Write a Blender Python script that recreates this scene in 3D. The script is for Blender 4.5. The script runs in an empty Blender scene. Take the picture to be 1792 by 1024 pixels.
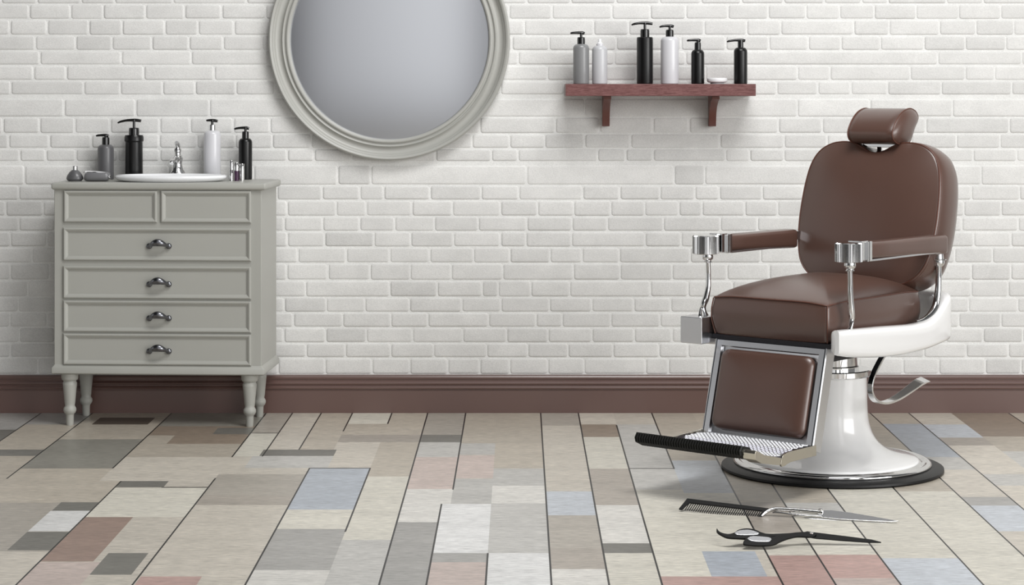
import bpy, bmesh, math, random
from mathutils import Vector, Matrix
random.seed(7)
S = bpy.context.scene
C = bpy.context.collection
PI = math.pi
FPX, CAMH, UX, VY = 3680.0, 1.2, 910.0, 153.0      # focal length in px, camera height, principal point
WALL = 7.77

# ------------------------------------------------------------------ camera
cd = bpy.data.cameras.new('camera'); cam = bpy.data.objects.new('camera', cd); C.objects.link(cam)
cam.location = (0, 0, CAMH); cam.rotation_euler = (PI/2, 0, 0)
cd.sensor_width = 36; cd.lens = 36*FPX/1792
cd.shift_x = -(UX-896)/1792; cd.shift_y = -(512-VY)/1792
cd.clip_start = .05; cd.clip_end = 100
S.camera = cam
S.view_settings.view_transform = 'Standard'; S.view_settings.look = 'None'
S.view_settings.gamma = 1; S.view_settings.use_curve_mapping = False
S.view_settings.exposure = -0.1

# ------------------------------------------------------------------ world: soft fill with added bright panels and dark bands for reflections
w = bpy.data.worlds.new('world'); S.world = w; w.use_nodes = True
nt = w.node_tree; nt.nodes.clear()
wo = nt.nodes.new('ShaderNodeOutputWorld'); bg = nt.nodes.new('ShaderNodeBackground')
tc = nt.nodes.new('ShaderNodeTexCoord'); sx = nt.nodes.new('ShaderNodeSeparateXYZ')
nt.links.new(tc.outputs['Generated'], sx.inputs[0])
r1 = nt.nodes.new('ShaderNodeValToRGB'); r2 = nt.nodes.new('ShaderNodeValToRGB')
m1 = nt.nodes.new('ShaderNodeMapRange'); m1.inputs[1].default_value = -1; m1.inputs[2].default_value = 1
m2 = nt.nodes.new('ShaderNodeMapRange'); m2.inputs[1].default_value = -1; m2.inputs[2].default_value = 1
nt.links.new(sx.outputs[0], m1.inputs[0]); nt.links.new(sx.outputs[2], m2.inputs[0])
nt.links.new(m1.outputs[0], r1.inputs[0]); nt.links.new(m2.outputs[0], r2.inputs[0])
def ramp(r, st):
    e = r.color_ramp.elements
    while len(e) > 1: e.remove(e[-1])
    e[0].position = st[0][0]; e[0].color = (*[st[0][1]]*3, 1)
    for p, v in st[1:]:
        q = e.new(p); q.color = (v, v, v, 1)
ramp(r1, [(0, 1.6), (.045, 1.5), (.06, .22), (.385, .22), (.405, 1.55), (.44, 1.8), (.50, 2.3), (.535, 2.6), (.55, .5), (.57, .4), (.575, .15), (.595, .15), (.605, 6.0), (.68, 6.0), (.69, .4), (.74, .2), (.77, .2), (.78, .6), (1, .6)])
ramp(r2, [(0, .22), (.42, .35), (.475, .95), (.60, 1.0), (.70, .45), (.85, .42), (1, .45)])
mx = nt.nodes.new('ShaderNodeMixRGB'); mx.blend_type = 'MULTIPLY'; mx.inputs[0].default_value = 1
nt.links.new(r1.outputs[0], mx.inputs[1]); nt.links.new(r2.outputs[0], mx.inputs[2])
nt.links.new(mx.outputs[0], bg.inputs[0]); bg.inputs[1].default_value = 0.46
nt.links.new(bg.outputs[0], wo.inputs[0])

def area(name, loc, target, sx_, sy_, power, col=(1, 1, 1)):
    l = bpy.data.lights.new(name, 'AREA'); l.shape = 'RECTANGLE'; l.size = sx_; l.size_y = sy_; l.energy = power; l.color = col
    o = bpy.data.objects.new(name, l); C.objects.link(o); o.location = loc
    o.rotation_euler = (Vector(target)-Vector(loc)).to_track_quat('-Z', 'Y').to_euler()
    return o
area('window_daylight', (12.3, -4.5, 3.6), (0, 7.4, .9), 9.6, 7.0, 1420, (1, .995, .985))
area('overhead_fill', (.95, 4.8, 4.3), (.3, 7.4, .3), 2.2, 1.6, 150, (1, .995, .985))  # added overhead fill to even out the wall; no lamp is known there

# ------------------------------------------------------------------ helpers
def lin(c):
    return tuple(((v/255)/12.92 if v/255 <= .04045 else ((v/255+.055)/1.055)**2.4) for v in c)
def mat(name, rgb, rough=.5, metal=0, coat=0, spec=.5, bump=None, vary=None, coat_r=.05):
    m = bpy.data.materials.new(name); m.use_nodes = True
    n = m.node_tree; b = n.nodes['Principled BSDF']
    b.inputs['Base Color'].default_value = (*lin(rgb), 1)
    b.inputs['Roughness'].default_value = rough; b.inputs['Metallic'].default_value = metal
    b.inputs['Specular IOR Level'].default_value = spec
    b.inputs['Coat Weight'].default_value = coat; b.inputs['Coat Roughness'].default_value = coat_r
    t = n.nodes.new('ShaderNodeTexCoord')
    if bump:
        sc, st, dist = bump
        z = n.nodes.new('ShaderNodeTexNoise'); z.inputs['Scale'].default_value = sc; z.inputs['Detail'].default_value = 4
        n.links.new(t.outputs['Object'], z.inputs['Vector'])
        bb = n.nodes.new('ShaderNodeBump'); bb.inputs['Strength'].default_value = st; bb.inputs['Distance'].default_value = dist
        n.links.new(z.outputs[0], bb.inputs['Height']); n.links.new(bb.outputs[0], b.inputs['Normal'])
    if vary:
        sc, amt = vary
        z = n.nodes.new('ShaderNodeTexNoise'); z.inputs['Scale'].default_value = sc; z.inputs['Detail'].default_value = 5
        n.links.new(t.outputs['Object'], z.inputs['Vector'])
        mr = n.nodes.new('ShaderNodeMapRange'); mr.inputs[1].default_value = .3; mr.inputs[2].default_value = .7
        mr.inputs[3].default_value = 1-amt; mr.inputs[4].default_value = 1+amt
        n.links.new(z.outputs[0], mr.inputs[0])
        q = n.nodes.new('ShaderNodeVectorMath'); q.operation = 'SCALE'; q.inputs[0].default_value = lin(rgb)
        n.links.new(mr.outputs[0], q.inputs['Scale']); n.links.new(q.outputs[0], b.inputs['Base Color'])
    return m
M = {
 'leather': mat('brown_leather', (88, 63, 54), .34, 0, .5, .7, (900, .12, .0006), (5, .05), .3),
 'piping': mat('leather_piping', (92, 56, 44), .4, spec=.5),
 'chrome': mat('polished_chrome', (222, 222, 222), .07, 1),
 'satin': mat('satin_chrome', (222, 223, 226), .26, 1),
 'nickel': mat('warm_nickel', (205, 200, 188), .25, 1),
 'steel': mat('dark_steel', (60, 60, 64), .25, 1),
 'enamel': mat('white_enamel', (240, 240, 240), .22, 0, .8, .5, None, None, .05),
 'rubber': mat('black_rubber', (20, 20, 21), .45, 0, 0, .35),
 'ribbed': mat('ribbed_black_rubber', (22, 22, 20), .45, 0, 0, .35),
 'paint': mat('sage_grey_paint', (166, 166, 160), .42, 0, 0, .4, (60, .04, .001), (3, .02)),
 'mirror': mat('mirror_glass', (205, 207, 212), .16, 1),
 'mframe': mat('mirror_frame_paint', (170, 170, 165), .35, 0, 0, .45, (30, .05, .001), (3, .03)),
 'black': mat('black_bottle_plastic', (11, 11, 12), .3, 0, 0, .4),
 'combblack': mat('matt_black_comb', (12, 12, 12), .5, 0, 0, .25),
 'blackcap': mat('glossy_black_pump', (10, 10, 10), .14, 0, .3),
 'grey': mat('grey_bottle_plastic', (128, 129, 130), .32, 0, .15),
 'dgrey': mat('dark_grey_bottle', (88, 88, 90), .35, 0, .15),
 'lgrey': mat('pale_grey_bottle', (190, 191, 194), .3, 0, .15),
 'white': mat('white_ceramic', (238, 239, 241), .15, 0, .4),
 'white2': mat('white_bottle', (206, 206, 210), .28, 0, .3),
 'maroon': mat('maroon_skirting_paint', (97, 72, 66), .32, 0, 1.0, .5, (8, .02, .001), None, .3),
 'pouch': mat('grey_satin_pouch', (112, 112, 114), .3, 0, .3),
 'handle': mat('pewter_handle', (120, 121, 126), .22, 1, bump=(120, .25, .002)),
 'tread': mat('dark_tread_plate', (92, 90, 104), .3, 1),
 'plum': mat('plum_plastic', (60, 30, 60), .2),
}
# shelf wood with speckled grain
def wood(name, rgb, light):
    m = bpy.data.materials.new(name); m.use_nodes = True; n = m.node_tree; b = n.nodes['Principled BSDF']
    t = n.nodes.new('ShaderNodeTexCoord'); mp = n.nodes.new('ShaderNodeMapping'); mp.inputs['Scale'].default_value = (9, 60, 60)
    z = n.nodes.new('ShaderNodeTexNoise'); z.inputs['Scale'].default_value = 5; z.inputs['Detail'].default_value = 8; z.inputs['Roughness'].default_value = .7
    r = n.nodes.new('ShaderNodeValToRGB'); r.color_ramp.elements[0].position = .35; r.color_ramp.elements[1].position = .68
    r.color_ramp.elements[0].color = (*lin(rgb), 1); r.color_ramp.elements[1].color = (*lin(light), 1)
    n.links.new(t.outputs['Object'], mp.inputs[0]); n.links.new(mp.outputs[0], z.inputs['Vector']); n.links.new(z.outputs[0], r.inputs[0])
    n.links.new(r.outputs[0], b.inputs['Base Color']); b.inputs['Roughness'].default_value = .38
    return m
M['shelf'] = wood('mahogany_stain', (88, 46, 44), (132, 92, 90))
M['bracket'] = mat('bracket_wood', (102, 62, 54), .4)
def attr_mat(name, stretch, nscale, amt, rough, bumps, spec=.4):
    m = bpy.data.materials.new(name); m.use_nodes = True; n = m.node_tree; b = n.nodes['Principled BSDF']
    a = n.nodes.new('ShaderNodeVertexColor'); a.layer_name = 'tone'
    t = n.nodes.new('ShaderNodeTexCoord'); mp = n.nodes.new('ShaderNodeMapping'); mp.inputs['Scale'].default_value = stretch
    n.links.new(t.outputs['Object'], mp.inputs[0])
    fac = None
    for sc, am in zip(nscale, amt):
        z = n.nodes.new('ShaderNodeTexNoise'); z.inputs['Scale'].default_value = sc; z.inputs['Detail'].default_value = 6; z.inputs['Roughness'].default_value = .65
        n.links.new(mp.outputs[0], z.inputs['Vector'])
        mr = n.nodes.new('ShaderNodeMapRange'); mr.inputs[1].default_value = .3; mr.inputs[2].default_value = .7; mr.inputs[3].default_value = 1-am; mr.inputs[4].default_value = 1+am
        n.links.new(z.outputs[0], mr.inputs[0])
        if fac is None: fac = mr.outputs[0]
        else:
            mu = n.nodes.new('ShaderNodeMath'); mu.operation = 'MULTIPLY'; n.links.new(fac, mu.inputs[0]); n.links.new(mr.outputs[0], mu.inputs[1]); fac = mu.outputs[0]
    q = n.nodes.new('ShaderNodeVectorMath'); q.operation = 'SCALE'
    n.links.new(a.outputs[0], q.inputs[0]); n.links.new(fac, q.inputs['Scale']); n.links.new(q.outputs[0], b.inputs['Base Color'])
    b.inputs['Roughness'].default_value = rough; b.inputs['Specular IOR Level'].default_value = spec
    bb = n.nodes.new('ShaderNodeBump'); bb.inputs['Strength'].default_value = bumps[0]; bb.inputs['Distance'].default_value = bumps[1]
    n.links.new(fac, bb.inputs['Height']); n.links.new(bb.outputs[0], b.inputs['Normal'])
    return m
M['brick'] = attr_mat('painted_brick', (1, 1, 1.6), (9, 190), (.06, .10), .75, (.5, .004), .25)
M['floor'] = attr_mat('plank_tile', (1, 4.2, 1), (3, 26), (.10, .27), .36, (.06, .001), .5)

def link(name, bm, m, parent=None, smooth=True, bevel=0, sub=0, angle=40, seg=2):
    bmesh.ops.recalc_face_normals(bm, faces=bm.faces)
    me = bpy.data.meshes.new(name); bm.to_mesh(me); bm.free()
    me.materials.append(M[m] if isinstance(m, str) else m)
    o = bpy.data.objects.new(name, me); C.objects.link(o)
    if parent: o.parent = parent
    if smooth:
        for p in me.polygons: p.use_smooth = True
        if angle < 180: me.set_sharp_from_angle(angle=math.radians(angle))
    if bevel:
        bv = o.modifiers.new('bevel', 'BEVEL'); bv.width = bevel; bv.segments = seg; bv.limit_method = 'ANGLE'; bv.angle_limit = math.radians(35)
        bv.harden_normals = True
    if sub:
        sb = o.modifiers.new('sub', 'SUBSURF'); sb.levels = sub; sb.render_levels = sub
    return o
def empty(name, loc, label, cat, rz=0, group=None):
    o = bpy.data.objects.new(name, None); C.objects.link(o); o.location = loc; o.rotation_euler = (0, 0, rz); o.empty_display_size = .1
    return tag(o, label, cat, group)
def tag(o, label, cat, group=None):
    o['label'] = label; o['category'] = cat
    if group: o['group'] = group
    return o
def struct(o):
    o['kind'] = 'structure'; return o
def add_box(bm, x0, x1, y0, y1, z0, z1, mtx=None):
    v = [Vector((x, y, z)) for x in (x0, x1) for y in (y0, y1) for z in (z0, z1)]
    if mtx: v = [mtx @ p for p in v]
    v = [bm.verts.new(p) for p in v]
    for f in ((0, 1, 3, 2), (4, 6, 7, 5), (0, 4, 5, 1), (2, 3, 7, 6), (0, 2, 6, 4), (1, 5, 7, 3)): bm.faces.new([v[i] for i in f])
def box(name, x0, x1, y0, y1, z0, z1, m, parent=None, bevel=.002, mtx=None):
    bm = bmesh.new(); add_box(bm, x0, x1, y0, y1, z0, z1, mtx); return link(name, bm, m, parent, bevel=bevel)
def bridge(bm, A, B, closed=True):
    n = len(A)
    for i in range(n if closed else n-1):
        j = (i+1) % n
        bm.faces.new((A[i], A[j], B[j], B[i]))
def add_lathe(bm, prof, c=(0, 0, 0), seg=48, axis='z', sx_=1, sy_=1):
    rings = []
    for r, z in prof:
        if r < 1e-6:
            rings.append([bm.verts.new(_ax(Vector((0, 0, z)), axis)+Vector(c))])
        else:
            rings.append([bm.verts.new(_ax(Vector((r*math.cos(2*PI*i/seg)*sx_, r*math.sin(2*PI*i/seg)*sy_, z)), axis)+Vector(c)) for i in range(seg)])
    for A, B in zip(rings, rings[1:]):
        if len(A) == 1 and len(B) == 1: continue
        if len(A) == 1:
            for i in range(seg): bm.faces.new((A[0], B[i], B[(i+1) % seg]))
        elif len(B) == 1:
            for i in range(seg): bm.faces.new((A[i], A[(i+1) % seg], B[0]))
        else: bridge(bm, A, B)
def _ax(v, a):
    if a == 'z': return v
    if a == 'y': return Vector((v.x, -v.z, v.y))     # lathe axis points to -y
    if a == 'x': return Vector((v.z, v.y, v.x))
def lathe(name, prof, c, m, parent=None, seg=48, axis='z', angle=35, **k):
    bm = bmesh.new(); add_lathe(bm, prof, c, seg, axis, **k); return link(name, bm, m, parent, angle=angle)
def catmull(P, n=8, closed=False):
    P = [Vector(p) for p in P]; out = []; N = len(P)
    rng = range(N) if closed else range(N-1)
    for i in rng:
        g = (lambda k: P[k % N]) if closed else (lambda k: P[min(max(k, 0), N-1)])
        a, b, c, d = g(i-1), g(i), g(i+1), g(i+2)
        for s in range(n):
            t = s/n
            out.append(.5*((2*b)+(c-a)*t+(2*a-5*b+4*c-d)*t*t+(3*b-a-3*c+d)*t**3))
    if not closed: out.append(P[-1])
    return out
def add_sweep(bm, path, section, closed=False, up=Vector((0, 0, 1)), caps=True):
    """section(i, t) -> list of (side, up) offsets; path list of Vectors"""
    n = len(path); rings = []
    for i, p in enumerate(path):
        a = path[(i-1) % n] if (closed or i > 0) else path[0]
        b = path[(i+1) % n] if (closed or i < n-1) else path[-1]
        t = (b-a).normalized()
        s = t.cross(up)
        if s.length < 1e-3: s = t.cross(Vector((1, 0, 0)))
        s.normalize(); u = s.cross(t).normalized()
        rings.append([bm.verts.new(p+s*x+u*y) for x, y in section(i, i/max(1, n-1))])
    for A, B in zip(rings, rings[1:]): bridge(bm, A, B)
    if closed: bridge(bm, rings[-1], rings[0])
    elif caps:
        bm.faces.new(rings[0]); bm.faces.new(rings[-1])
def circ(r, k=12): return [(r*math.cos(2*PI*i/k), r*math.sin(2*PI*i/k)) for i in range(k)]
def add_tube(bm, pts, r, n=8, k=12, closed=False, smooth=True, up=Vector((0, 0, 1))):
    """pts control points; r number or list per control point"""
    path = catmull(pts, n, closed) if smooth else [Vector(p) for p in pts]
    if isinstance(r, (int, float)): rr = [r]*len(path)
    else:
        rr = [v.x for v in catmull([(x, 0, 0) for x in r], n, closed)] if smooth else r
    add_sweep(bm, path, lambda i, t: circ(max(rr[i], 1e-4), k), closed, up)
def tube(name, pts, r, m, parent=None, **k):
    bm = bmesh.new(); add_tube(bm, pts, r, **k); return link(name, bm, m, parent, angle=50)
def ring_loft(bm, rings, cap0=True, cap1=True):
    R = [[bm.verts.new(p) for p in r] for r in rings]
    for A, B in zip(R, R[1:]): bridge(bm, A, B)
    for f, r in ((cap0, R[0]), (cap1, R[-1])):
        if f:
            c = sum((v.co for v in r), Vector())/len(r); cv = bm.verts.new(c)
            for i in range(len(r)): bm.faces.new((r[i], r[(i+1) % len(r)], cv))
def rrect(hx, hy, r, k=6, cx=0, cy=0, n=4):
    """rounded rect outline with extra points on the straight sides"""
    pts = []
    cs = [(hx-r, hy-r, 0), (-hx+r, hy-r, PI/2), (-hx+r, -hy+r, PI), (hx-r, -hy+r, 3*PI/2)]
    for q, (x, y, a0) in enumerate(cs):
        for i in range(k+1):
            a = a0+PI/2*i/k; pts.append((cx+x+r*math.cos(a), cy+y+r*math.sin(a)))
        nx, ny, na = cs[(q+1) % 4]
        e = (cx+nx+r*math.cos(na), cy+ny+r*math.sin(na)); s = pts[-1]
        for i in range(1, n+1):
            t = i/(n+1); pts.append((s[0]+(e[0]-s[0])*t, s[1]+(e[1]-s[1])*t))
    return pts
def WX(px, d): return (px-UX)*d/FPX
def WZ(py, d): return CAMH-(py-VY)*d/FPX

# ------------------------------------------------------------------ structure: floor
bm = bmesh.new()
def YD(py): return CAMH*FPX/(py-VY)
rects = []          # (x0,x1,y0,y1,color) painted in order
col = {'B':(200,191,176),'T':(181,170,153),'Br':(140,122,104),'D':(104,102,95),'G':(160,158,154),'LG':(186,184,179),'Bl':(166,175,187),'BL':(184,191,200),
 'P':(196,176,167),'L':(212,209,202),'R':(148,118,104),'RP':(186,146,137),'C':(208,203,188),'GG':(132,129,119),'TG':(166,158,146),'TP':(165,155,143),
 'K':(12,11,11),'DB':(72,62,52),'W':(222,222,221)}
xs = [-6+.15*i for i in range(81)]
pal = ['B','B','T','L','LG','TG','C','T','B','G','P']
for i in range(80):
    y = -1.0
    while y < WALL:
        h = random.choice([.3, .45, .7, 1.0, .2]); rects.append((xs[i], xs[i+1], y, y+h, random.choice(pal))); y += h
def R(x0, x1, p0, p1, c): rects.append((x0, x1, YD(p1), YD(p0) if p0 > 723 else WALL, c))
A_,B_,C_,C2,D_,E_,E2,F_,F2,G_,H_,I_,J_,K_,L_,MM,N_,O_,P_,Q_,RR,S_,T_,U_,V_ = -1.764,-1.574,-1.283,-1.2155,-.935,-.838,-.732,-.617,-.663,-.472,-.34,-.2,-.083,.076,.215,.343,.485,.635,.762,.919,1.118,1.29,1.432,1.588,1.80
R(-2.3, 2.4, 723, 1100, 'B')
R(-2.3,A_,723,752,'G'); R(-2.3,A_,752,776,'D'); R(-2.3,A_,776,800,'B')  # left plank tones also carry the shade around the cabinet, mixed into the colour
R(A_,B_,723,743,'G'); R(A_,B_,743,787,'T'); R(A_,B_,787,798,'D'); R(A_,B_,798,1100,'T')
R(B_,C_,723,769,'T'); R(-1.525,-1.325,731,743,'DB'); R(B_,C_,769,820,'GG'); R(B_,C2,820,880,'T'); R(-1.9,C2,880,965,'TG'); R(-1.9,C2,965,1100,'B')
R(C_,D_,723,746,'GG'); R(C_,D_,746,762,'Br'); R(-1.064,D_,749,760,'D'); R(C_,-1.19,762,812,'T'); R(-1.19,D_,762,777,'Br'); R(-1.19,D_,777,800,'T'); R(C_,-.86,800,842,'B')
R(C2,D_,842,1100,'B'); R(-1.2155,-1.07,842,853,'D'); R(C2,D_,854,905,'C'); R(C2,-1.08,905,983,'R'); R(-1.06,-.957,968,1006,'D'); R(C2,-1.06,984,1100,'P')
R(-1.327,C2,879,894,'D'); R(-1.33,C2,894,930,'W'); R(-1.33,C2,931,963,'D')
R(D_,E_,723,758,'TG'); R(D_,E_,758,799,'C'); R(E_,E2,723,787,'B'); R(E2,F_,723,787,'T'); R(F_,G_,723,742,'C'); R(F_,G_,742,761,'T'); R(F_,G_,761,774,'TP'); R(F_,G_,774,819,'B')
R(-.849,-.607,787,798,'D'); R(-.87,-.607,798,819,'LG')
R(D_,-.663,819,830,'B'); R(D_,-.663,830,884,'TG'); R(D_,-.663,867,884,'TP'); R(D_,F2,884,1100,'B'); R(-.93,-.78,1009,1100,'RP')
R(F2,G_,820,892,'Bl'); R(F2,G_,892,926,'C'); R(F2,G_,926,998,'G'); R(F2,G_,998,1100,'L')
R(G_,H_,723,761,'T'); R(G_,H_,761,774,'TP'); R(G_,H_,774,834,'T'); R(G_,H_,834,945,'C'); R(G_,H_,945,1100,'LG')
R(H_,I_,723,761,'TG'); R(H_,I_,761,774,'D'); R(H_,I_,774,800,'LG'); R(H_,I_,800,856,'P'); R(H_,I_,856,915,'L'); R(H_,-.228,914,1100,'G')
R(I_,K_,723,776,'T'); R(I_,J_,776,796,'LG'); R(I_,J_,797,837,'P'); R(J_,K_,776,820,'T'); R(I_,K_,838,882,'LG'); R(-.228,J_,882,968,'W'); R(-.228,J_,968,984,'G'); R(-.228,J_,984,1100,'P')
R(J_,K_,820,850,'LG'); R(J_,K_,850,881,'L'); R(J_,K_,881,968,'LG'); R(J_,K_,968,1100,'W')
R(K_,L_,723,745,'TG'); R(K_,L_,745,860,'B'); R(K_,L_,860,902,'BL'); R(K_,L_,902,996,'TP'); R(K_,L_,903,960,'TG'); R(K_,L_,996,1100,'L')
R(L_,MM,723,743,'B'); R(L_,MM,743,765,'Br'); R(L_,MM,765,820,'C'); R(L_,MM,821,884,'TP'); R(L_,MM,884,951,'L'); R(L_,MM,951,968,'D'); R(L_,MM,968,1100,'C')
R(MM,N_,723,743,'B'); R(MM,N_,743,820,'LG'); R(MM,N_,820,857,'LG'); R(MM,N_,857,1009,'C'); R(MM,O_,1009,1100,'RP')
R(N_,O_,723,806,'T'); R(N_,O_,806,863,'BL'); R(N_,O_,863,965,'C'); R(.47,.607,965,1009,'Bl')
R(O_,P_,723,879,'T'); R(O_,P_,879,933,'TP'); R(O_,P_,933,972,'C'); R(O_,P_,972,1100,'RP')
R(P_,Q_,723,880,'T'); R(P_,Q_,880,905,'LG'); R(P_,Q_,905,971,'C'); R(P_,Q_,971,1012,'RP'); R(P_,Q_,1012,1100,'P')
R(Q_,RR,723,977,'C'); R(Q_,RR,977,1100,'BL')
R(RR,S_,723,860,'T'); R(RR,S_,860,1100,'C')
R(S_,T_,723,742,'T'); R(S_,T_,742,800,'Bl'); R(S_,T_,800,822,'LG'); R(S_,T_,822,870,'B'); R(S_,T_,870,885,'G'); R(S_,T_,885,930,'BL'); R(S_,T_,930,1100,'B')
R(T_,U_,723,743,'B'); R(T_,U_,743,766,'BL'); R(T_,U_,766,780,'TP'); R(T_,U_,780,830,'B'); R(T_,U_,830,850,'LG'); R(T_,U_,850,1100,'B')
R(U_,V_,723,764,'Br'); R(U_,V_,764,790,'T'); R(U_,V_,790,1100,'LG'); R(V_,2.4,723,760,'T'); R(V_,2.4,760,1100,'B')
lw = .005
def LN(x, p0, p1, w_=lw): R(x-w_/2, x+w_/2, p0, p1, 'K')
def HN(x0, x1, p):
    y = YD(p); rects.append((x0, x1, y-.006, y+.006, 'K'))
for x, p0, p1 in [(A_,723,785),(B_,723,838),(C_,723,820),(D_,723,800),(D_,837,1100),(C2,842,1100),(E_,723,799),(E2,723,787),(F_,723,755),(F2,819,1100),
    (G_,723,742),(G_,819,931),(H_,723,1100),(I_,723,857),(-.226,882,1100),(J_,968,1100),(K_,723,1100),(L_,723,1100),(MM,744,1100),(N_,723,821),(O_,790,1100),
    (P_,723,1100),(Q_,723,1100),(RR,723,1100),(S_,723,1100),(T_,723,1100),(V_,723,1100)]: LN(x, p0, p1)
HN(C2+.14, D_, 853); HN(F2, G_, 819.5); HN(MM, N_, 820); HN(D_, E_, 758)
for x in (-1.95, -2.12, 2.0, 2.18): LN(x, 723, 1100)
for k_ in col:
    if k_ != 'K':
        c_ = [v+(m-v)*.08 for v, m in zip(col[k_], (194, 190, 181))]; g_ = sum(c_)/3
        col[k_] = tuple(min(236, (g_+(v-g_)*.82)*1.01) for v in c_)
cx_ = sorted({round(v, 4) for r in rects for v in r[:2]}); cy_ = sorted({round(v, 4) for r in rects for v in r[2:4]})
cy_ = [v for v in cy_ if v <= WALL] + ([WALL] if WALL not in cy_ else [])
import bisect
grid = {}
for x0, x1, y0, y1, c in rects:
    i0, i1 = bisect.bisect_left(cx_, round(x0, 4)), bisect.bisect_left(cx_, round(x1, 4))
    j0, j1 = bisect.bisect_left(cy_, round(y0, 4)), bisect.bisect_left(cy_, round(min(y1, WALL), 4))
    t = col[c]
    if c != 'K':
        k = random.uniform(.97, 1.03); t = tuple(v*k for v in t)
    for i in range(i0, i1):
        for j in range(j0, j1): grid[i, j] = t
vs = {}
lay = bm.loops.layers.float_color.new('tone')
def gv(i, j):
    if (i, j) not in vs: vs[i, j] = bm.verts.new((cx_[i], cy_[j], 0))
    return vs[i, j]
for i in range(len(cx_)-1):
    for j in range(len(cy_)-1):
        t = grid.get((i, j))
        if t is None: t = col['B']
        f = bm.faces.new((gv(i, j), gv(i+1, j), gv(i+1, j+1), gv(i, j+1)))
        for l in f.loops: l[lay] = (*lin(t), 1)
struct(link('floor', bm, 'floor', smooth=False))

# ------------------------------------------------------------------ structure: brick wall (real relief)
rowy = [-21, 7, 34, 62, 88.5, 114, 141, 169, 205, 234, 260, 285.5, 324, 350.5, 378.5, 405, 432.5, 460.5, 490.5, 520, 546.5, 573, 600, 626, 655.5]
J = [
 [201,303,432,922,1154,1507.5,1554,1656],
 [51.4,124,181,255,323,388,966,1071,1138,1200,1274,1344,1410.6,1469,1530,1603,1677.6,1751],
 [17.7,83,156,214,289,347,410,918,1039,1100,1232,1307,1366,1494,1556,1643.6,1708,1774],
 [62,133,196,266,331,391,961,1078,1192,1270,1345.5,1414.6,1472,1540.5,1617,1689,1760],
 [70,213,335,907,1075,1200,1641],
 [59,116.5,252,375,958,1113,1235,1395.6,1452.6,1593,1689,1740.6],
 [19,147,211,285,342,413,876,988,1431,1489,1553.6,1647,1770],
 [367,1023,1395.6],
 [131,193,280,333,408.5,473,840,972,1049,1142.6,1206,1362,1439,1620,1766],
 [15,87,160,233,279,345,412,826,1023,1104,1260,1372,1750],
 [35,80.7,133,206,280,503,550,762.6,860,906.7,1046,1095,1143,1270,1312,1703,1779],
 [591,649,922,1180,1233,1717],
 [33,485,563.6,630,671.5,753,842,908,1019.6,1084.6,1155,1216,1259,1334,1700,1784],
 [503,588.5,641,721,792,876,941,1128,1188,1228.5,1303.5,1361,1751.5],
 [33,629.5,691,760.5,837,922,1001,1063,1161,1260.6,1683,1782],
 [18,568,654.6,719,793.4,876,920.6,1000,1129,1192,1704,1769],
 [56,521.5,606,682,752,829,1084,1208,1331,1737],
 [18,574,648,718,790,880,1003.5,1176,1272,1700,1768.6],
 [110,535,682,765,844,872,929,997,1138,1764],
 [32,498,571,638.6,717,808,877,961.4,1035.6,1109,1174,1695,1781],
 [17,513.5,600,684,749,855,938,984,1069,1155,1678,1751.5],
 [34,497,570,641,722,810,887,959,1036,1110,1176,1790],
 [18,536,604.6,684,759,852,924,994,1073,1153.5,1204,1690.5,1764.7],
 [66,487,569,651,717.6,783.5,840,892,959,1022,1130,1169.6,1643,1724]]
sc = WALL/FPX
bm = bmesh.new(); lay = bm.loops.layers.float_color.new('tone')
def brick(x0, x1, z0, z1, tone):
    g = .0028+random.uniform(-.0006, .0008)                    # half of the mortar joint
    x0 += g; x1 -= g; z0 += g; z1 -= g
    if x1-x0 < .012: return
    r = min(.008, (z1-z0)*.3, (x1-x0)*.3); e = .005; dep = random.uniform(.0022, .0034)
    def loop(ins, y):
        pts = []
        rr = max(r-ins*.6, .002)
        X0, X1, Z0, Z1 = x0+ins, x1-ins, z0+ins, z1-ins
        for cx0, cz0, a0 in ((X1-rr, Z1-rr, 0), (X0+rr, Z1-rr, PI/2), (X0+rr, Z0+rr, PI), (X1-rr, Z0+rr, 1.5*PI)):
            for k in range(4):
                a = a0+PI/2*k/3; pts.append(bm.verts.new((cx0+rr*math.cos(a), WALL-y, cz0+rr*math.sin(a))))
        return pts
    A, B, Cc, Dd = loop(0, 0), loop(.0014, dep*.55), loop(.0035, dep*.85), loop(.008 if z1-z0 > .03 else .006, dep)
    n0 = len(bm.faces)
    fs = []
    for P, Q, s in ((A, B, .90), (B, Cc, .96), (Cc, Dd, 1.0)):
        for i in range(16):
            j = (i+1) % 16; f = bm.faces.new((P[i], P[j], Q[j], Q[i])); f.smooth = True
            for l in f.loops: l[lay] = (*[t for t in tone], 1)
    f = bm.faces.new(Dd); f.smooth = True
    for l in f.loops: l[lay] = (*tone, 1)
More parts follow.
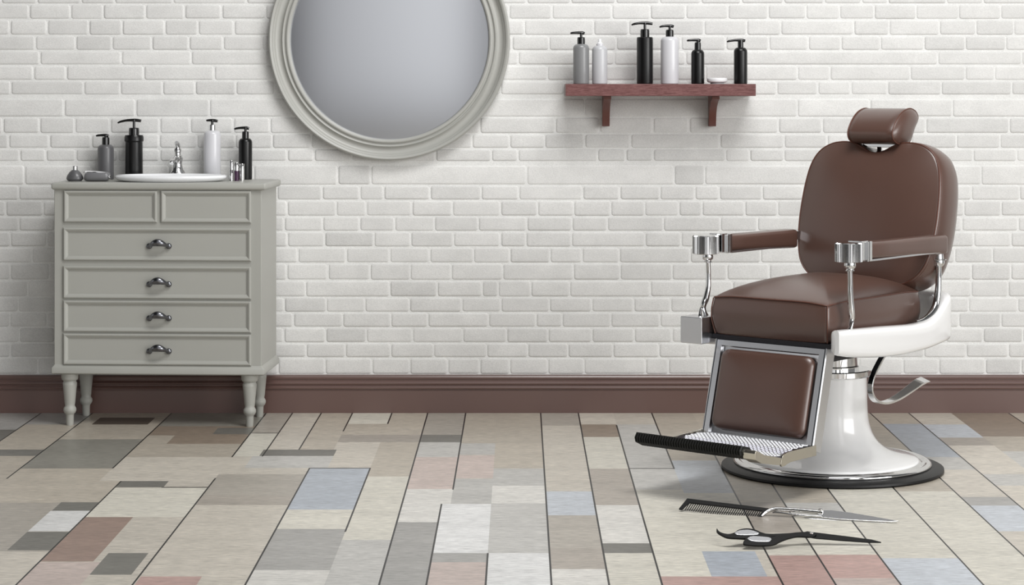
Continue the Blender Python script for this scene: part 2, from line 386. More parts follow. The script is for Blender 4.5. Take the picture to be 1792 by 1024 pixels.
for ri in range(-29, 24):
    if ri >= 0:
        yt, yb = rowy[ri], rowy[ri+1]; js = list(J[ri])
    else:
        yt, yb = rowy[0]+ri*28, rowy[0]+(ri+1)*28; js = [random.uniform(-60, 0)]
    wide = ri in (7, 11); faint = ri in (4, 5, 7, 11)
    if ri in (6, 10): yb -= 2.5
    if wide: yt += 3
    js = sorted(js); full = []
    x = js[0]
    while x > -1000: full.append(x); x -= random.uniform(58, 78)*(2 if faint else 1)
    full = full[::-1]
    for a, b in zip(js, js[1:]):
        gap = b-a
        if gap > 170 and not faint:
            k = round(gap/70)
            for q in range(1, k): full.append(a+gap*q/k+random.uniform(-7, 7))
        full.append(b)
    x = js[-1]
    while x < 2800: x += random.uniform(58, 78)*(2 if faint else 1); full.append(x)
    full = sorted(set(full))
    for a, b in zip(full, full[1:]):
        v = random.uniform(.96, 1.0)
        if faint: v = random.uniform(.985, 1.02)
        if random.random() < .06: v *= .965
        if ri == 11 and (abs(a-591) < 1 or abs(a-1180) < 1): v = .94
        c0 = lin((222*v, 221.5*v, 219.5*v))
        brick(WX(a, WALL), WX(b, WALL), WZ(yb, WALL), WZ(yt, WALL), c0)
# mortar plane and the wall's thickness
for (x0, x1, y0, y1, z0, z1) in ((-6, 6, WALL, WALL+.12, 0, 3.25),):
    n0 = set(bm.faces); add_box(bm, x0, x1, y0, y1, z0, z1)
    for f in bm.faces:
        if f not in n0:
            for l in f.loops: l[lay] = (*lin((228, 228, 226)), 1)
bmesh.ops.recalc_face_normals(bm, faces=bm.faces)
struct(link('wall_back', bm, 'brick', smooth=False))

# baseboard: one moulded profile swept along the wall
prof = [(0, 0), (.023, 0), (.023, .083), (.0215, .0845), (.0215, .087), (.027, .089), (.028, .094), (.0245, .098), (.022, .1005), (.022, .103), (.026, .106), (.0265, .110), (.021, .116), (.017, .1195), (.017, .123), (.020, .125), (.0205, .131), (.018, .136), (.012, .139), (0, .139)]
bm = bmesh.new(); ends = []
for x in (-6, 6): ends.append([bm.verts.new((x, WALL-a, z)) for a, z in prof])
bridge(bm, ends[0], ends[1]); bm.faces.new(ends[0]); bm.faces.new(ends[1])
struct(link('baseboard_back', bm, 'maroon', angle=28))

# ------------------------------------------------------------------ round mirror
mx_, mz_, md = -.481, 1.375, WALL-.006
mir = empty('wall_mirror', (mx_, md, mz_), 'round wall mirror in a grey moulded frame on the white brick wall', 'mirror')
fp = [(.366, .004), (.366, .026), (.369, .033), (.375, .0355), (.380, .033), (.382, .028), (.386, .0275), (.388, .032), (.392, .034), (.395, .031), (.398, .026), (.404, .0235), (.414, .024), (.421, .029), (.4235, .035), (.4265, .036), (.4275, .040), (.432, .045), (.438, .046), (.443, .041), (.4445, .03), (.4445, .004)]
lathe('frame', fp+[fp[0]], (0, 0, 0), 'mframe', mir, seg=128, axis='y', angle=50)
lathe('mirror_glass', [(0, .004), (.368, .004), (.368, .012), (.364, .0125), (0, .0125)], (0, 0, 0), 'mirror', mir, seg=96, axis='y')

# ------------------------------------------------------------------ shelf
sd = 7.56
shf = empty('wall_shelf', (.506, WALL-.005, 1.169), 'dark red wooden wall shelf on two curved brackets holding bottles', 'shelf')
box('shelf_board', -.342, .342, -.205, 0, 0, .0435, 'shelf', shf, .0015)
for px in (1061.5, 1249):
    x = WX(px, 7.68)-.506
    out = [(-.004, 0), (-.17, 0), (-.168, -.012), (-.12, -.022), (-.08, -.038), (-.05, -.062), (-.038, -.085), (-.034, -.105), (-.034, -.112), (-.004, -.112)]
    out = [(y, z) for y, z in out]
    bm = bmesh.new(); a = [bm.verts.new((x-.0135, y, z)) for y, z in out]; b = [bm.verts.new((x+.0135, y, z)) for y, z in out]
    bridge(bm, a, b); bm.faces.new(a); bm.faces.new(b); link('bracket', bm, 'bracket', shf, bevel=.0012, angle=25)

# ------------------------------------------------------------------ bottles
def bottle(name, cxp, base_z, d, hw, ytop, neck, pump, mb, mc, label, cat='bottle', group=None, style='round', chrome_neck=False):
    """pixel measures: centre x, half width, y of the shoulder top, neck=(y0,y1,hw), pump=(ytop, x_left, x_right, bend)"""
    s = d/FPX; x = WX(cxp, d); r = hw*s
    e = empty(name, (x, d, base_z), label, cat, 0, group)
    zt = WZ(ytop, d)-base_z
    nr = (neck[2] if neck else 5)*s
    p = [(0, 0), (r*.9, 0), (r*.98, .0015), (r, .005)]
    if style == 'round':
        sh = min(r*.75, .016); p += [(r, zt-sh)]
        for k in range(1, 7):
            a = PI/2*k/6; p.append((nr*.95+(r-nr*.95)*math.cos(a), zt-sh+sh*math.sin(a)))
    elif style == 'flat':
        p += [(r, zt-.006), (r*.97, zt-.002), (r*.9, zt)]
    elif style == 'rim':
        p += [(r*.97, zt-.03), (r*.97, zt-.026), (r*1.08, zt-.022), (r*1.08, zt-.008), (r*.98, zt-.001), (nr, zt)]
    p += [(0, zt)]
    lathe('bottle_body', p, (0, 0, 0), mb, e, seg=40, angle=30)
    if neck:
        z1, z0 = WZ(neck[0], d)-base_z, zt-.001
        lathe('collar', [(0, z0), (nr, z0), (nr, z0+(z1-z0)*.75), (nr*.93, z1-.001), (nr*.8, z1), (0, z1)], (0, 0, 0), 'chrome' if chrome_neck else mc, e, seg=32, angle=30)
    if pump:
        yt, xl, xr, bend = pump
        zp = WZ(yt, d)-base_z
        bm = bmesh.new()
        z1 = WZ(neck[0], d)-base_z
        add_lathe(bm, [(0, z1-.001), (2.3*s, z1-.001), (2.3*s, zp-.004), (3.5*s, zp-.003), (3.5*s, zp+.001), (0, zp+.001)], (0, 0, 0), 16)
        link('pump_stem', bm, mc, e, angle=30)
        L, Rr = (xl-cxp)*s, (xr-cxp)*s
        tube('nozzle', [(Rr, 0, zp-.0035), (Rr*.5, 0, zp-.0015), (0, 0, zp-.0005), (L*.45, 0, zp-bend*.2*s), (L*.8, 0, zp-bend*.7*s), (L, 0, zp-bend*1.3*s)], [2.5*s, 2.9*s, 2.8*s, 2.3*s, 2.0*s, 1.4*s], mc, e, n=4, k=10)
    return e
SZ = 1.169+.0435
g1 = 'bottles on the wall shelf'
bottle('pump_bottle', 1017, SZ, 7.655, 14, 77, (65, 77, 6.8), (57, 998, 1023, 1), 'grey', 'blackcap', 'mid grey pump bottle with black pump at the left end of the shelf', group=g1)
b2 = bottle('squeeze_bottle', 1049.5, SZ, 7.655, 13.5, 80, (76, 80, 6), None, 'lgrey', 'white2', 'pale grey bottle with a small white cap beside the grey pump bottle on the shelf', group=g1)
s_ = 7.655/FPX
z0 = WZ(76, 7.655)-SZ
lathe('cap', [(0, z0-.001), (5*s_, z0-.001), (5*s_, z0+.002), (3*s_, z0+.005), (3*s_, z0+.015), (2.4*s_, z0+.0165), (0, z0+.017)], (0, 0, 0), 'white', b2, seg=24)
bottle('pump_bottle', 1128.5, SZ, 7.655, 14.3, 65, (51, 65, 8), (40, 1105, 1142, 3), 'black', 'blackcap', 'tallest black pump bottle on the shelf, next to the white one', group=g1, style='flat')
bottle('pump_bottle', 1172, SZ, 7.655, 15.8, 64, (52, 64, 7), (45, 1154, 1179, 2), 'white2', 'blackcap', 'white pump bottle with black pump in the middle of the shelf', group=g1)
bottle('pump_bottle', 1221, SZ, 7.655, 11.5, 87, (74, 87, 5.7), (70, 1202, 1226, 1), 'black', 'blackcap', 'small black pump bottle left of the white dish on the shelf', group=g1)
bottle('pump_bottle', 1296, SZ, 7.655, 11.8, 83, (70, 83, 5), (70, 1272, 1304, 2.5), 'black', 'blackcap', 'small black pump bottle at the right end of the shelf', group=g1)
ds = empty('soap_dish', (WX(1255, 7.64), 7.64, SZ), 'low round white dish between two small black bottles on the shelf', 'dish')
lathe('foot', [(0, 0), (.026, 0), (.024, .006), (0, .006)], (0, 0, 0), 'lgrey', ds)
lathe('dish', [(0, .005), (.030, .005), (.036, .008), (.038, .013), (.037, .02), (.034, .022), (0, .0215)], (0, 0, 0), 'white', ds)

# ------------------------------------------------------------------ washstand cabinet
cab = empty('washstand_cabinet', (-1.271, 7.583, 0), 'sage grey painted cabinet with six drawers on four turned legs', 'cabinet', -math.radians(3))
FY = -.16
box('body', -.370, .370, FY, .15, .215, .84, 'paint', cab, .003)
bm = bmesh.new()   # top slab with an eased edge
o = []
for ins, z in ((.006, .838), (.001, .842), (0, .847), (0, .858), (.002, .8615), (.006, .863)):
    o.append([Vector((x, y, z)) for x, y in rrect(.382-ins, .166-ins, .006, 3, .004, -.008, 2)])
ring_loft(bm, o); link('countertop', bm, 'paint', cab, angle=50)
bm = bmesh.new(); o = []
for ins, z in ((.004, .186), (0, .19), (0, .207), (.004, .212), (.009, .219)):
    o.append([Vector((x, y, z)) for x, y in rrect(.379-ins, .163-ins, .004, 3, .001, -.008, 2)])
ring_loft(bm, o); link('plinth', bm, 'paint', cab, angle=40)
k7 = 7.42/FPX
def drawer(x0p, x1p, y0p, y1p, handle=True):
    x0, x1 = WX(x0p, 7.42)+1.2795-.006, WX(x1p, 7.42)+1.2795+.004; z1, z0 = WZ(y0p, 7.42), WZ(y1p, 7.42)
    bm = bmesh.new(); rings = []
    for ins, y in ((0, .004), (0, -.006), (.0015, -.0085), (.0045, -.010), (.009, -.0085), (.012, -.006), (.014, -.0045), (.016, -.0035), (.0165, -.0035), (.0165, -.0012)):
        rings.append([bm.verts.new((x, FY+y, z)) for x, z in ((x0+ins, z0+ins), (x1-ins, z0+ins), (x1-ins, z1-ins), (x0+ins, z1-ins))])
    for a, b in zip(rings, rings[1:]): bridge(bm, a, b)
    bm.faces.new(rings[-1]); bm.faces.new(rings[0])
    dr = link('drawer', bm, 'paint', cab, angle=20)
    if handle:
        hx, hz = (x0+x1)/2+.007, (z0+z1)/2+.0
        bm = bmesh.new()
        yb = FY-.002
        # rosettes at both ends and a swelling bow between them
        for sgn in (-1, 1):
            add_lathe(bm, [(0, -.001), (.0105, -.001), (.0108, .004), (.009, .009), (.004, .011), (0, .0115)], (hx+sgn*.0345, yb, hz-.006), 16, 'y')
        path = catmull([(hx-.036, yb-.009, hz-.005), (hx-.024, yb-.02, hz+.001), (hx-.012, yb-.027, hz+.006), (hx, yb-.029, hz+.008), (hx+.012, yb-.027, hz+.006), (hx+.024, yb-.02, hz+.001), (hx+.036, yb-.009, hz-.005)], 5)
        n = len(path)
        def sec(i, t):
            q = abs(2*t-1); r = .004+.0088*max(0, math.cos(q*PI/2))**1.3
            return [(r*.7*math.cos(2*PI*k/12), r*math.sin(2*PI*k/12)) for k in range(12)]
        add_sweep(bm, path, sec)
        link('handle', bm, 'handle', dr, angle=60)
drawer(113, 273, 334, 389.5, False); drawer(285, 439, 334, 389.5, False)
drawer(112, 439, 399, 456.5); drawer(112, 439, 466, 523); drawer(112, 439, 526.5, 581.5); drawer(112, 439, 584.5, 639)
u = .00202
lp = [(0, 0), (6*u, 0), (6.6*u, .006), (7*u, .036), (7.6*u, .04), (9.5*u, .044), (11.2*u, .052), (11*u, .060), (9.3*u, .066), (8.3*u, .070), (9.2*u, .078), (10.6*u, .11), (12.2*u, .142), (12.4*u, .150), (11*u, .155), (10.8*u, .158), (13.6*u, .162), (14.8*u, .168), (15*u, .188), (0, .188)]
for x, y in ((-.322, -.128), (.322, -.128), (-.322, .095), (.318, .095)):
    lathe('leg', lp, (x, y, 0), 'paint', cab, seg=32, angle=40)

# sink and tap
CT = .863
def on_cab(px, d): return WX(px, d)
snk = empty('sink', (WX(299, 7.55), 7.55, CT), 'white oval basin set into the top of the grey cabinet', 'sink')
lathe('basin', [(.17, 0), (.192, .006), (.2, .013), (.2005, .018), (.197, .022), (.19, .0235), (.183, .022), (.175, .014), (.15, .006), (.08, .003), (0, .0025)], (0, 0, 0), 'white', snk, seg=96, sy_=.62, angle=60)
lathe('drain', [(0, .0035), (.012, .0035), (.013, .0055), (.008, .006), (0, .0055)], (0, 0, 0), 'chrome', snk, seg=24)
fx, fd = WX(311, 7.712), 7.712
s = 7.68/FPX
tap = empty('tap', (fx, fd, CT+.0232-.0005), 'curvy polished chrome tap behind the white basin', 'tap')
tap.location.z = CT
lathe('tap_base', [(0, 0), (.026, 0), (.0265, .024), (.0255, .028), (.021, .034), (.0175, .044), (.016, .058), (.018, .072), (.0185, .080), (0, .086)], (0, 0, 0), 'chrome', tap, seg=28, angle=50)
tube('spout', [(.002, .004, .062), (-.002, -.012, .074), (-.006, -.036, .076), (-.010, -.06, .068), (-.011, -.068, .060)], [.013, .0125, .0105, .009, .008], 'chrome', tap, n=6)
lathe('cartridge', [(0, .08), (.014, .08), (.0145, .086), (.011, .090), (.0105, .098), (.013, .102), (.0125, .110), (.009, .116), (0, .118)], (0, 0, 0), 'chrome', tap, seg=24)
tube('tap_lever', [(0, .004, .112), (.001, -.002, .122), (-.001, -.012, .132), (0, -.026, .136)], [.0095, .0085, .009, .0055], 'chrome', tap, n=6)

g2 = 'bottles on the grey cabinet'
bottle('pump_bottle', 185, CT, 7.705, 14, 253, (240, 253, 6.5), (236.5, 168, 190, 1), 'dgrey', 'blackcap', 'small dark grey pump bottle at the back left of the cabinet top', group=g2)
bottle('pump_bottle', 234.5, CT, 7.705, 15.5, 236, (223.5, 236, 9), (210, 206, 247, 4), 'black', 'blackcap', 'tall black pump bottle with a rimmed shoulder, left of the tap', group=g2, style='rim')
bottle('pump_bottle', 371.5, CT, 7.705, 14.8, 228, (218, 228, 6), (210.5, 361, 381, .5), 'white2', 'blackcap', 'white pump bottle with chrome neck, right of the tap', group=g2, chrome_neck=True)
bottle('pump_bottle', 429.5, CT, 7.705, 11.8, 242, (230, 242, 6), (223.5, 410, 436, 2), 'black', 'blackcap', 'small black pump bottle at the right end of the cabinet top', group=g2)
fl = empty('cologne_flask', (WX(131, 7.56), 7.56, CT), 'squat dark grey flask with a chrome cap at the left of the cabinet top', 'flask')
s = 7.56/FPX
lathe('flask_body', [(0, 0), (11*s, 0), (12*s, .002), (14.6*s, .007), (14.8*s, .012), (13.5*s, .02), (10*s, .031), (6.5*s, .038), (4.5*s, .041), (0, .041)], (0, 0, 0), 'dgrey', fl, seg=32, sy_=.8)
lathe('cap', [(0, .040), (4.6*s, .040), (4.6*s, .053), (4*s, .0545), (0, .0545)], (0, 0, 0), 'chrome', fl, seg=24)
# rolled grey pouch with a chrome clip
po = empty('wash_pouch', (WX(170.5, 7.55), 7.55, CT), 'small grey pouch with a silver clasp lying beside the dark flask', 'pouch')
bm = bmesh.new(); rings = []
for t, ins in ((-1, .9), (-.97, .55), (-.9, .2), (-.7, .03), (-.3, 0), (.3, 0), (.7, .03), (.9, .2), (.97, .55), (1, .9)):
    rr = []
    for i in range(20):
        a = 2*PI*i/20; cz = math.sin(a); cy = math.cos(a)
        k = 1-ins*.75
        rr.append(Vector((t*.046+.002*cz, .026*k*math.copysign(abs(cy)**.8, cy), .0172+.0172*k*math.copysign(abs(cz)**.65, cz))))
    rings.append(rr)
ring_loft(bm, rings); link('pouch_body', bm, 'pouch', po, angle=80)

bm = bmesh.new()
add_sweep(bm, catmull([(-.043, -.012, .031), (-.038, -.010, .036), (-.01, -.008, .0355), (.02, -.006, .033), (.036, -.004, .029), (.046, -.003, .020)], 5), lambda i, t: [(-.009, -.002), (.009, -.002), (.009, .002), (-.009, .002)])
add_sweep(bm, catmull([(-.043, -.012, .031), (-.03, -.012, .033), (.0, -.014, .0335), (.026, -.012, .031), (.044, -.016, .018), (.047, -.014, .007)], 5), lambda i, t: [(-.004, -.0012), (.004, -.0012), (.004, .0012), (-.004, .0012)])
link('clasp', bm, 'chrome', po, angle=50)
s = 7.57/FPX
for px, yt, r, m_, lb in ((405, 281, 3.4, 'chrome', 'slim chrome tube, leftmost of the three beside the small black pump bottle'), (414, 284.5, 4.0, 'plum', 'short plum coloured tube between two chrome tubes on the cabinet'), (423.5, 286.5, 4.2, 'chrome', 'short chrome tube nearest the small black pump bottle on the cabinet')):
    t_ = empty('cosmetic_tube', (WX(px, 7.57), 7.57, CT), lb, 'tube', 0, 'small tubes on the cabinet')
    h = WZ(yt, 7.57)-CT
    lathe('tube_body', [(0, 0), (r*s, 0), (r*s, h*.55), (r*s*.93, h*.56), (0, h*.56)], (0, 0, 0), m_, t_, seg=24)
    lathe('tube_cap', [(0, h*.555), (r*s, h*.555), (r*s, h-.002), (r*s*.85, h), (0, h)], (0, 0, 0), 'chrome', t_, seg=24)

# ------------------------------------------------------------------ barber chair (local: x across, -y forward)
TH = math.radians(40)
ch = empty('barber_chair', (.982, 6.619, 0), 'brown leather barber chair with chrome arms on a white pedestal', 'chair', -TH)
def V(a, b, z): return Vector((a, -b, z))
lathe('base_ring', [(.25, 0), (.34, 0), (.347, .005), (.346, .011), (.336, .015), (.315, .019), (.25, .019)], (0, 0, 0), 'rubber', ch, seg=128)
lathe('trim_ring', [(.25, .015), (.303, .017), (.308, .020), (.309, .025), (.305, .030), (.298, .032), (.291, .030), (.286, .026), (.281, .026), (.276, .030), (.271, .032), (.25, .032)], (0, 0, 0), 'chrome', ch, seg=128, angle=50)
pd = catmull([(.271, .030, 0), (.268, .037, 0), (.250, .042, 0), (.215, .050, 0), (.180, .062, 0), (.153, .080, 0), (.134, .102, 0), (.121, .130, 0), (.113, .165, 0), (.110, .22, 0), (.1085, .296, 0)], 5)
lathe('pedestal', [(.2, .03)]+[(p.x, p.y) for p in pd]+[(.09, .298), (0, .298)], (0, 0, 0), 'enamel', ch, seg=96, angle=60)
lathe('collar', [(0, .296), (.119, .296), (.122, .299), (.122, .314), (.119, .317), (.085, .317), (.085, .326), (.081, .329), (.081, .362), (0, .362)], (0, 0, 0), 'chrome', ch, seg=64)
box('underframe', -.11, .11, -.20, .11, .36, .432, 'steel', ch, .01)

# white side frame: U around the back
sec_pts = [(.247, .402, .417, .489), (.249, .34, .406, .486), (.252, .26, .396, .483), (.254, .15, .387, .479), (.255, .05, .383, .474), (.255, -.05, .384, .470), (.254, -.13, .387, .473), (.252, -.19, .392, .492), (.247, -.245, .396, .525), (.235, -.288, .398, .543), (.205, -.325, .40, .547), (.16, -.345, .40, .547), (.08, -.352, .40, .547), (0, -.354, .40, .547)]
full = sec_pts + [(-a, b, z0, z1) for a, b, z0, z1 in sec_pts[-2::-1]]
P1 = catmull([(a, b, 0) for a, b, _, _ in full], 4); P2 = catmull([(c, d, 0) for _, _, c, d in full], 4)
rings = []
for i, p in enumerate(P1):
    q = P1[min(i+1, len(P1)-1)]-P1[max(i-1, 0)]; nrm = Vector((q.y, -q.x)).normalized()   # across the path
    z0, z1 = P2[i].x, P2[i].y; hz, cz = (z1-z0)/2, (z0+z1)/2; hx = .024; e_ = min(i, len(P1)-1-i); hx *= (.45, .72, .88, .96)[e_] if e_ < 4 else 1; off_ = (.024-hx)*(1 if i < len(P1)/2 else 1)
    rr = []
    for x, z in rrect(hx, hz, min(.017, hx*.9), 4, n=2):
        rr.append(V(p.x+nrm.x*x+off_*(1 if p.x > 0 else -1), p.y+nrm.y*x, cz+z))
    rings.append(rr)
bm = bmesh.new(); ring_loft(bm, rings); link('side_frame', bm, 'enamel', ch, angle=50)
# chrome end caps on the front of both frame arms (left one is the broad plate in view)
box('frame_cap', -.292, -.212, -.41, -.335, .412, .494, 'satin', ch, .003)
box('seat_rail', -.212, .212, -.352, .205, .425, .442, 'steel', ch, .003)

# seat cushion
def seat_outline(g=0.0):
    pts = []
    hw, bf, bb = .206+g, .360+g, -.222-g
    cor = [(hw, bf, .014, -1), (hw, bb, .06, 1), (-hw, bb, .06, 1), (-hw, bf, .014, -1)]
    # order: front right -> back right -> back left -> front left, with bowed sides
    def arc(cx0, cy0, r, a0, a1, k):
        return [(cx0+r*math.cos(a0+(a1-a0)*i/k), cy0+r*math.sin(a0+(a1-a0)*i/k)) for i in range(k+1)]
    A = arc(hw-.014, bf-.014, .014, PI/2, 0, 4); B = arc(hw-.06, bb+.06, .06, 0, -PI/2, 6)
    Cc = arc(-hw+.06, bb+.06, .06, -PI/2, -PI, 6); D = arc(-hw+.014, bf-.014, .014, PI, PI/2, 4)
    segs = [A, B, Cc, D]; out = []
    for q in range(4):
        out += segs[q]
        s0 = Vector(segs[q][-1]); s1 = Vector(segs[(q+1) % 4][0]); n = 12
        nn = Vector((s1.y-s0.y, -(s1.x-s0.x))).normalized()*-1
        for i in range(1, n):
            t = i/n; bow = .008*math.sin(PI*t); p = s0.lerp(s1, t)
            c_ = Vector((p.x, p.y)); outv = nn if nn.dot(c_-Vector((0, .07))) > 0 else -nn
            out.append(tuple(p+outv*bow))
    return out
SO = seat_outline(); cen = Vector((0, .07))
bm = bmesh.new(); rings = []
def seamz(x, y):   # seam lifts slightly along the middle of each side
    fx_ = max(0, 1-abs(x)/.206); fy_ = max(0, 1-abs(y-.07)/.29)
    return .553+.008*math.sin(PI/2*min(1, 2*max(fx_, fy_)))
for gz, gs in ((0, .965), (.06, .985), (.2, 1.0), (.45, 1.022), (.7, 1.02), (.9, 1.004), (1.0, .998)):
    rings.append([V(cen.x+(x-cen.x)*gs, cen.y+(y-cen.y)*gs, .441+(seamz(x, y)-.441)*gz) for x, y in SO])
for q in (.985, .96, .92, .86, .78, .68, .56, .42, .28, .14):
    rings.append([V(cen.x+(x-cen.x)*q, cen.y+(y-cen.y)*q, seamz(x, y)*(q**2)+(1-q**2)*.556+.062*(1-q**2.2)**.85) for x, y in SO])
ring_loft(bm, rings); seat = link('seat', bm, 'leather', ch, angle=180)
bm = bmesh.new()
loop = [V(cen.x+(x-cen.x)*.999, cen.y+(y-cen.y)*.999, seamz(x, y)+.0005) for x, y in SO]
add_sweep(bm, loop, lambda i, t: circ(.0022, 8), closed=True)
for a_ in (.2035, -.2035): add_sweep(bm, [V(a_, .3575, .553), V(a_*1.018, .3635, .52), V(a_*1.02, .364, .49), V(a_*.985, .353, .443)], lambda i, t: circ(.002, 8), up=Vector((1, 0, 0)))
link('piping', bm, 'piping', seat, angle=60)

# backrest
lean = math.radians(14.5)
def BK(a, h, t):   # h height along the back from z .565, t depth backwards
    return V(a, -.155-h*math.sin(lean)-t*math.cos(lean), .565+h*math.cos(lean)-t*math.sin(lean))
hp = [(0, .436), (.028, .441), (.056, .456), (.088, .469), (.13, .471), (.172, .462), (.210, .437), (.234, .395), (.246, .335), (.251, .26), (.250, .19), (.242, .125), (.226, .072), (.195, .035), (.155, .014), (.10, .004), (.05, 0)]
hs = [(0, .473), (.03, .473), (.06, .473)] + hp[3:]
hs = hs + [(0, -.001)] + [(-a, h) for a, h in hs[:0:-1]]
hp = hp + [(0, -.001)] + [(-a, h) for a, h in hp[:0:-1]]
OL = [(v.x, v.y) for v in catmull([(a, h, 0) for a, h in hp], 4, closed=True)]
OS = [(v.x, v.y) for v in catmull([(a, h, 0) for a, h in hs], 4, closed=True)]
bc = (0, .22)
def brow(s, t, k=None):
    k = (max(0, 1-s)*6 if k is None else k); k = min(1, max(0, k)); k = k*k*(3-2*k)
    return [BK((a+(a2-a)*k)*s, bc[1]+(h+(h2-h)*k-bc[1])*s, t) for (a, h), (a2, h2) in zip(OL, OS)]
rings = [brow(q, -.034*(1-q**2.6)) for q in (.1, .25, .4, .55, .68, .79, .88, .94, .98)]
rings += [brow(1.0, 0), brow(1.022, .014, 0), brow(1.038, .04, .1), brow(1.042, .075, .3), brow(1.03, .105, .6), brow(.995, .132, 1), brow(.93, .15, 1), brow(.8, .16, 1), brow(.5, .166, 1), brow(.2, .168, 1)]
bm = bmesh.new(); ring_loft(bm, rings); back = link('backrest', bm, 'leather', ch, angle=180)
bm = bmesh.new()
add_sweep(bm, brow(1.002, .001), lambda i, t: circ(.0026, 8), closed=True, up=Vector((0, 1, 0)))
add_sweep(bm, brow(1.012, .009), lambda i, t: circ(.0015, 8), closed=True, up=Vector((0, 1, 0)))
link('piping', bm, 'piping', back, angle=60)
# chrome back hinge and headrest bracket
box('back_bracket', -.05, .05, .22, .335, .47, .66, 'satin', ch, .006)
bm = bmesh.new()
for s_ in (-.03, .03):
    add_sweep(bm, [BK(s_, .30, .10), BK(s_, .42, .085), BK(s_, .47, .075), BK(s_, .50, .06)], lambda i, t: [(-.008, -.004), (.008, -.004), (.008, .004), (-.008, .004)], up=Vector((0, 1, 0)))
add_box(bm, -.06, .06, .287, .345, 1.006, 1.016)
link('headrest_bracket', bm, 'chrome', ch, angle=30, bevel=.001)
# headrest: rounded cross-section extruded across
cs = [(-.322, 1.130), (-.290, 1.121), (-.262, 1.104), (-.238, 1.080), (-.224, 1.054), (-.232, 1.032), (-.262, 1.019), (-.305, 1.016), (-.338, 1.026), (-.352, 1.046), (-.368, 1.070), (-.390, 1.098), (-.378, 1.119), (-.350, 1.130)]
CS = [(v.x, v.y) for v in catmull([(b, z, 0) for b, z in cs], 4, closed=True)]
hc = (-.305, 1.073)
def hr(a, s): return [V(a, hc[0]+(b-hc[0])*s, hc[1]+(z-hc[1])*s) for b, z in CS]
rings = [hr(-.0865, .2), hr(-.086, .5), hr(-.0845, .8), hr(-.082, .95), hr(-.078, 1.0), hr(-.06, 1.004), hr(0, 1.006), hr(.06, 1.004), hr(.086, 1.0), hr(.089, .96), hr(.094, .86), hr(.099, .7), hr(.102, .45), hr(.103, .2)]
bm = bmesh.new(); ring_loft(bm, rings); hd = link('headrest', bm, 'leather', ch, angle=180)
bm = bmesh.new()
for a in (-.078, .086): add_sweep(bm, hr(a, 1.003), lambda i, t: circ(.0022, 8), closed=True, up=Vector((1, 0, 0)))
link('piping', bm, 'piping', hd, angle=60)

